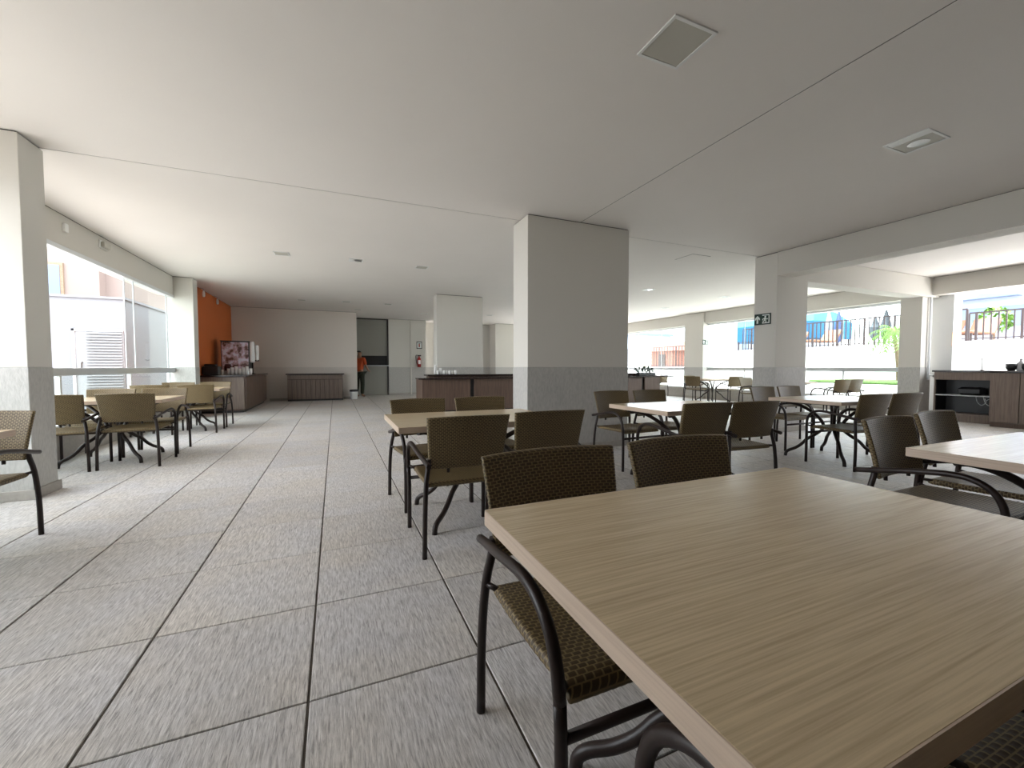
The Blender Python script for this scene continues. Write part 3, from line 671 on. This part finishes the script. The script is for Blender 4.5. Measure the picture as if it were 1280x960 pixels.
# ------------------------------------------------------------------ person half hidden behind the end of the warm wall
def skin_fig(name, pts, edges, rad, m, parent, sub=2, root=0):
    me = bpy.data.meshes.new(name); me.from_pydata(pts, edges, []); o = bpy.data.objects.new(name, me); C.objects.link(o); o.parent = parent
    me.materials.append(m); md = o.modifiers.new('s', 'SKIN'); md.use_smooth_shade = True
    for v, r_ in zip(me.skin_vertices[0].data, rad): v.radius = (r_, r_) if not isinstance(r_, tuple) else r_
    me.skin_vertices[0].data[root].use_root = True
    q = o.modifiers.new('u', 'SUBSURF'); q.levels = sub; q.render_levels = sub; return o
pr = empty('person', (.84, 16.6, 0), R(-35), label='person in an orange shirt and olive trousers half hidden behind the wall end', cat='person')
pts = [(0, 0, .93), (0, 0, 1.12), (0, .0, 1.38), (0, .01, 1.50), (0, .02, 1.62), (0, .03, 1.72),
       (-.19, 0, 1.42), (-.24, .02, 1.16), (-.20, .20, 1.0), (-.18, .27, .97), (.19, 0, 1.42), (.25, .03, 1.16), (.22, .22, 1.02), (.20, .29, .99),
       (-.10, 0, .88), (-.11, .02, .50), (-.12, -.02, .08), (-.12, .14, .035), (.10, 0, .88), (.11, .02, .50), (.12, -.02, .08), (.12, .14, .035)]
ed = [(0, 1), (1, 2), (2, 3), (3, 4), (4, 5), (2, 6), (6, 7), (7, 8), (8, 9), (2, 10), (10, 11), (11, 12), (12, 13), (0, 14), (14, 15), (15, 16), (16, 17), (0, 18), (18, 19), (19, 20), (20, 21)]
rad = [.14, .12, .14, .055, .085, .07, .055, .042, .030, .032, .055, .042, .030, .032, .085, .06, .042, .035, .085, .06, .042, .035]
skin_fig('body', pts, ed, rad, M['skin'], pr)
skin_fig('shirt', [pts[i] for i in (0, 1, 2)] + [(-.19, 0, 1.43), (-.235, .015, 1.20), (.19, 0, 1.43), (.245, .02, 1.20), (0, .005, 1.46)], [(0, 1), (1, 2), (2, 3), (3, 4), (2, 5), (5, 6), (2, 7)], [.165, .15, .165, .075, .065, .075, .065, .075], M['shirt'], pr)
skin_fig('trousers', [(0, 0, .95), (-.10, 0, .86), (-.11, .02, .50), (-.12, -.02, .10), (.10, 0, .86), (.11, .02, .50), (.12, -.02, .10)], [(0, 1), (1, 2), (2, 3), (0, 4), (4, 5), (5, 6)], [.16, .105, .08, .07, .105, .08, .07], M['pants'], pr)
skin_fig('hair', [(0, -.02, 1.66), (0, 0, 1.74)], [(0, 1)], [.095, .085], M['hair'], pr)
fc = MB(); fc.loft([[(-.012, .105, 1.66), (.012, .105, 1.66), (0, .10, 1.63)], [(-.01, .128, 1.625), (.01, .128, 1.625), (0, .12, 1.61)]]); fc.build('nose', M['skin'], pr)
for s in (-1, 1):
    MB().lathe(s * .035, .098, [(.006, 1.655), (.011, 1.662), (.006, 1.669)], 8).build('eye', M['black'], pr)
    hb = pts[9] if s < 0 else pts[13]
    for k in range(4):
        x = hb[0] - .03 + .02 * k; L_ = (.07, .08, .076, .06)[k]
        MB().tube([(x, hb[1] + .01, hb[2]), (x, hb[1] + .01 + L_ * .6, hb[2] - .01), (x, hb[1] + .01 + L_, hb[2] - .035)], .009, 6, 2).build('finger', M['skin'], pr)
    MB().tube([(hb[0] - s * .03, hb[1] - .01, hb[2]), (hb[0] - s * .055, hb[1] + .03, hb[2] - .005)], .010, 6).build('thumb', M['skin'], pr)
MB().box(-.03, .03, .105, .112, 1.585, 1.592).build('mouth', mat('lips', (.25, .08, .06), .6), pr)

# ------------------------------------------------------------------ outside, west
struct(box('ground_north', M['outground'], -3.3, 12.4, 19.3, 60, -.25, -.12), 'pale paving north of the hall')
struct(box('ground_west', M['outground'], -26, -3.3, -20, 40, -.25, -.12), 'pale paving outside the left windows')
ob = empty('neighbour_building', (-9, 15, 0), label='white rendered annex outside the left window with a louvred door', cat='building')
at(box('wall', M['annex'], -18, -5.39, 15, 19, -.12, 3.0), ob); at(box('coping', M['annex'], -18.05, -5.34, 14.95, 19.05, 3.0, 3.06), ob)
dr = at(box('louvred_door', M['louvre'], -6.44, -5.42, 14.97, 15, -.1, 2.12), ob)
at(box('door_frame', M['grey_alu'], -6.50, -6.44, 14.93, 15, -.1, 2.16), ob); at(box('door_head', M['grey_alu'], -6.50, -5.42, 14.93, 15, 2.10, 2.16), ob)
for k in range(27):
    z = .05 + k * .077
    s_ = MB(); s_.loft([[(-6.22, 14.965, z + .02), (-5.44, 14.965, z + .02), (-5.44, 14.965, z + .03), (-6.22, 14.965, z + .03)], [(-6.22, 14.90, z - .02), (-5.44, 14.90, z - .02), (-5.44, 14.90, z - .005), (-6.22, 14.90, z - .005)]], smooth=False)
    at(s_.build('louvre', M['louvre']), ob)
at(MB().tube([(-6.30, 14.94, .95), (-6.30, 14.90, .98), (-6.30, 14.90, 1.22), (-6.30, 14.94, 1.25)], .02, 8, 2).build('door_handle', M['dark']), ob)
pk = empty('peach_building', (-14, 23, 0), label='tall peach building behind the white annex', cat='building')
at(box('wall', M['outpink'], -22, -8.7, 22.1, 30, -.12, 14), pk); at(box('wing', M['outpink'], -8.7, -2.2, 22.6, 30, -.12, 14), pk)
for x0_, x1_, z0_, z1_ in ((-11.2, -9.75, 3.6, 5.2), (-15.2, -13.6, 3.6, 5.2)):
    f = at(box('window', M['trunk'], x0_, x1_, 22.02, 22.1, z0_, z1_), pk)
    g_ = box('pane', M['bldg'], x0_ + .1, x1_ - .1, 22.0, 22.03, z0_ + .1, z1_ - .1); g_.parent = f

# ------------------------------------------------------------------ outside, east
struct(box('ground_east', M['eastground'], 12.4, 60, -30, 60, -.25, -.1), 'pale paving outside the east windows')
struct(box('terrace_wall', M['outwhite'], 16.5, 17.0, -8, 13.2, -.1, 1.86), 'white retaining wall of the raised terrace')
struct(box('pier', M['outwhite'], 16.3, 16.5, 13.2, 14.4, -.1, 4.2), 'tall white pier left of the blue canopy')
struct(box('terrace_wall', M['outwhite'], 16.5, 17.0, 13.2, 30, -.1, 1.15), 'lower white retaining wall at the far end')
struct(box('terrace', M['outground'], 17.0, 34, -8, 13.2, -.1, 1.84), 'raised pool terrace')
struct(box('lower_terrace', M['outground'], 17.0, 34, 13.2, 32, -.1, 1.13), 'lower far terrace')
def fence(x, y0, y1, z, h, n, label):
    t = empty('fence', (x, (y0 + y1) / 2, z), label=label, cat='fence'); L_ = y1 - y0
    box('top_rail', M['fence'], -.02, .02, -L_ / 2, L_ / 2, h - .04, h, t); box('bottom_rail', M['fence'], -.015, .015, -L_ / 2, L_ / 2, .06, .09, t)
    me = None
    for k in range(n):
        y = -L_ / 2 + L_ * k / (n - 1)
        if me is None: o = box('bar', M['fence'], -.014, .014, -.014, .014, 0, h - .03, t); me = o.data
        else: o = bpy.data.objects.new('bar', me); C.objects.link(o); o.parent = t
        o.location = (0, y, 0)
        if k % 6 == 0: o.scale = (1.8, 1.8, 1)
fence(16.75, -2, 5.9, 1.86, .82, 56, 'dark railing on the terrace wall beyond the kitchenette')
fence(16.75, 5.95, 13.1, 1.86, .95, 52, 'dark railing on the terrace wall beyond the east window')
fence(16.75, 13.3, 26, 1.15, 1.1, 62, 'dark railing on the lower wall beyond the far window')
# palm
pm = empty('palm', (15.3, 6.86, -.1), label='small bright green palm outside the east window', cat='palm')
MB().tube([(0, 0, 0), (.03, 0, .9), (-.02, .03, 1.7), (-.05, .12, 2.3)], [.07, .06, .05, .05, .05, .045, .04], 8, 2).build('trunk', M['trunk'], pm)
for k in range(44):
    a = k * 2.4; el_ = 1.05 - .04 * k; L_ = .56 + .1 * math.sin(k); P = []
    for q in range(6):
        s_ = q / 5; r_ = L_ * s_; z = 2.3 + math.sin(el_) * L_ * s_ - .42 * s_ * s_; rr = r_ * max(.35, math.cos(el_)); P.append(Vector((-.05 + math.cos(a) * rr, .12 + math.sin(a) * rr, z)))
    fr_ = MB(); side = Vector((-math.sin(a), math.cos(a), 0))
    for q in range(1, 6):
        for s2 in (-1, 1):
            for h_ in (0, .5):
                c = P[q - 1].lerp(P[q], h_); tip = c + side * s2 * .13 + (P[q] - P[q - 1]) * .6 + Vector((0, 0, -.07)); e_ = (P[q] - P[q - 1]) * .16
                b0 = len(fr_.v); fr_.v += [tuple(c), tuple(c + e_), tuple(tip), tuple(c + Vector((0, 0, .006)))]; fr_.f += [[b0, b0 + 1, b0 + 2], [b0, b0 + 2, b0 + 3], [b0 + 1, b0 + 3, b0 + 2]]; fr_.m += [0] * 3; fr_.smooth += [False] * 3
    fr_.tube(P, .007, 4); fr_.build('frond', M['leaf'], pm)
gb = MB().bbox(14.2, 16.4, 5.4, 8.9, -.1, .62, .03).build('planting_bed', M['outwhite']); struct(gb, 'white raised planting bed')
tag(MB().bbox(14.3, 16.35, 5.5, 8.8, .6, .72, .05).build('lawn', M['grass']), 'bright green grass strip around the palm', 'grass', kind='stuff')
# blue canopy and parasols
uc = empty('blue_canopy', (22, 15.4, 1.1), label='large bright blue canopy outside behind the railing', cat='canopy')
a = MB(); a.loft([[(-1.5, -3.0, 1.4), (1.5, -3.0, 1.4), (1.5, 2.0, 1.4), (-1.5, 2.0, 1.4)], [(-1.5, -3.0, 2.2), (1.5, -3.0, 2.2), (1.5, 2.0, 2.2), (-1.5, 2.0, 2.2)], [(-.8, -2.6, 2.75), (.8, -2.6, 2.75), (.8, 1.7, 2.75), (-.8, 1.7, 2.75)]], smooth=False); a.build('canvas', M['blue'], uc)
for sx in (-1.4, 1.4):
    for sy in (-2.9, 1.9): MB().tube([(sx, sy, 0), (sx, sy, 1.5)], .04, 6).build('post', M['fence'], uc)
def closed_parasol(x, y, z, h, m, label):
    t = empty('closed_parasol', (x, y, z), label=label, cat='parasol', group='closed parasols on the terrace')
    MB().tube([(0, 0, 0), (0, 0, h)], .03, 6).build('pole', M['fence'], t)
    n = 12; rg = []
    for r_, zz in ((.05, .35), (.16, .5), (.2, .9), (.13, h * .75), (.04, h - .02)): rg.append([(math.cos(6.2832 * k / n) * r_ * (1 if k % 2 else .7), math.sin(6.2832 * k / n) * r_ * (1 if k % 2 else .7), zz) for k in range(n)])
    MB().loft(rg, smooth=False).build('folded_canvas', m, t)
closed_parasol(20.5, 11.35, 1.84, 1.75, M['navy'], 'closed navy striped parasol right of the blue canopy')
closed_parasol(20.5, 11.75, 1.84, 1.8, M['bldg2'], 'closed pale blue parasol beside the navy one')
closed_parasol(19.8, 9.3, 1.84, 1.5, M['smoke'], 'closed dark grey parasol left of the palm')
closed_parasol(20.2, 9.85, 1.84, 1.35, M['smoke'], 'second closed grey parasol left of the palm')
def open_parasol(x, y, z, h, r, label):
    t = empty('parasol', (x, y, z), label=label, cat='parasol', group='open white parasols on the terrace')
    MB().tube([(0, 0, 0), (0, 0, h)], .03, 8).build('pole', M['orangec'], t)
    MB().loft([[(math.cos(6.2832 * k / 8) * r, math.sin(6.2832 * k / 8) * r, h - .55) for k in range(8)], [(math.cos(6.2832 * k / 8) * r, math.sin(6.2832 * k / 8) * r, h - .45) for k in range(8)], [(0.02 * math.cos(k), .02 * math.sin(k), h + .05) for k in range(8)]], smooth=False).build('canopy', M['umb'], t)
    for k in range(8):
        c_, s_ = math.cos(6.2832 * k / 8), math.sin(6.2832 * k / 8); MB().tube([(0, 0, h - .75), (c_ * r * .55, s_ * r * .55, h - .33)], .015, 5).build('strut', M['fence'], t)
open_parasol(19.6, 8.2, 1.84, 2.25, 1.5, 'open white parasol above the palm')
open_parasol(20.6, 5.6, 1.84, 2.4, 1.6, 'open white parasol beyond the kitchenette')
def lounger(x, y, z, m, label):
    t = empty('sun_lounger', (x, y, z), label=label, cat='lounger', group='loungers on the terrace')
    MB().box(-.9, .55, -.3, .3, .3, .38, bev=.02).build('seat', m, t)
    MB().loft([[(.5, -.3, .3), (.5, .3, .3), (.58, .3, .3), (.58, -.3, .3)], [(.95, -.3, .85), (.95, .3, .85), (1.02, .3, .8), (1.02, -.3, .8)]], smooth=False).build('backrest', m, t)
    for sx in (-.8, .5):
        for sy in (-.25, .25): box('leg', M['fence'], sx - .02, sx + .02, sy - .02, sy + .02, 0, .31, t)
for i, (y, m_, lb) in enumerate(((7.2, 'orangec', 'orange lounger first left beyond the kitchenette railing'), (6.4, 'orangec', 'orange lounger second beyond the kitchenette railing'), (4.7, 'blue', 'blue lounger beyond the kitchenette railing'), (12.2, 'orangec', 'orange lounger below the blue canopy'), (10.9, 'orangec', 'orange lounger by the closed parasols'))):
    lounger(18.4, y, 1.84, M[m_], lb)
bd = empty('distant_building', (30, 9, 0), label='blue grey building with a flat roof beyond the terrace', cat='building')
at(box('wall', M['bldg2'], 28, 33, 6.0, 10.9, 0, 4.3), bd); at(box('roof', M['bldg'], 27.5, 33.5, 8.2, 11.2, 4.3, 4.75), bd); at(box('upper_floor', M['bldg'], 28.3, 33, 8.8, 10.6, 4.75, 5.2), bd)
for k in range(3): at(box('window', M['bldg'], 27.95, 28, 6.5 + 1.4 * k, 7.4 + 1.4 * k, 3.0, 3.9), bd)
bh = tag(MB().build('bush', M['leaf']) if 0 else empty('bush', (22, 7.1, 1.84)), 'round lime green bush beyond the kitchenette railing', 'bush')
bm = MB()
for k in range(220):
    a_ = random.uniform(0, 6.28); b_ = random.uniform(-1, 1); r_ = .48 * random.uniform(.75, 1); c = Vector((math.cos(a_) * math.sqrt(1 - b_ * b_) * r_, math.sin(a_) * math.sqrt(1 - b_ * b_) * r_, .98 + b_ * r_))
    d1 = Vector((random.uniform(-1, 1), random.uniform(-1, 1), random.uniform(-1, 1))).normalized() * .1; d2 = Vector((random.uniform(-1, 1), random.uniform(-1, 1), random.uniform(-1, 1))).normalized() * .07
    k0 = len(bm.v); bm.v += [tuple(c - d1), tuple(c + d2), tuple(c + d1), tuple(c - d2)]; bm.f.append([k0, k0 + 1, k0 + 2, k0 + 3]); bm.m.append(0); bm.smooth.append(False)
bo = bm.build('foliage', M['leaf'], bh); bo['kind'] = 'stuff'; MB().tube([(0, 0, 0), (0, 0, .8)], .04, 6).build('stem', M['trunk'], bh)
# playhouse and blocks beyond the far window
ph = empty('playhouse', (20.0, 20.6, 1.13), label='red-roofed playhouse outside the far east window', cat='playhouse')
MB().box(-.9, .9, -1.2, 1.2, 0, 1.0).build('wall', mat('pink_wall', (.33, .14, .10), .8), ph)
MB().loft([[(-1.1, -1.5, 1.0), (1.1, -1.5, 1.0), (1.1, 1.5, 1.0), (-1.1, 1.5, 1.0)], [(-.1, -.6, 1.7), (.1, -.6, 1.7), (.1, .6, 1.7), (-.1, .6, 1.7)]], smooth=False).build('roof', M['redroof'], ph)
MB().box(-.95, -.88, -.3, .3, 0, .8).build('door', M['fence'], ph); MB().box(-.7, .7, 1.25, 2.3, 0, .75).build('annex', M['yellow'], ph)
for i, (x, y, wd, h_, m_, lb) in enumerate(((40, 34, 6, 7.2, 'bldg2', 'pale blue block rising behind the playhouse'), (40, 27, 5, 9, 'bldg2', 'taller pale blue block right of the playhouse'), (36, 44, 7, 5, 'bldg2', 'low pale block far beyond the playhouse'))):
    t = empty('apartment_block', (x, y, 0), label=lb, cat='building', group='distant blocks beyond the terrace')
    MB().box(-3, 3, -wd / 2, wd / 2, -.1, h_).build('wall', M[m_], t); MB().box(-3.2, 3.2, -wd / 2 - .2, wd / 2 + .2, h_, h_ + .25).build('roof', M['bldg'], t)
    for r_ in range(2):
        for c_ in range(3): box('window', M['bldg'], -3.04, -3, -wd / 2 + .6 + c_ * 1.6, -wd / 2 + 1.5 + c_ * 1.6, 2.6 + 1.9 * r_, 3.6 + 1.9 * r_, t)
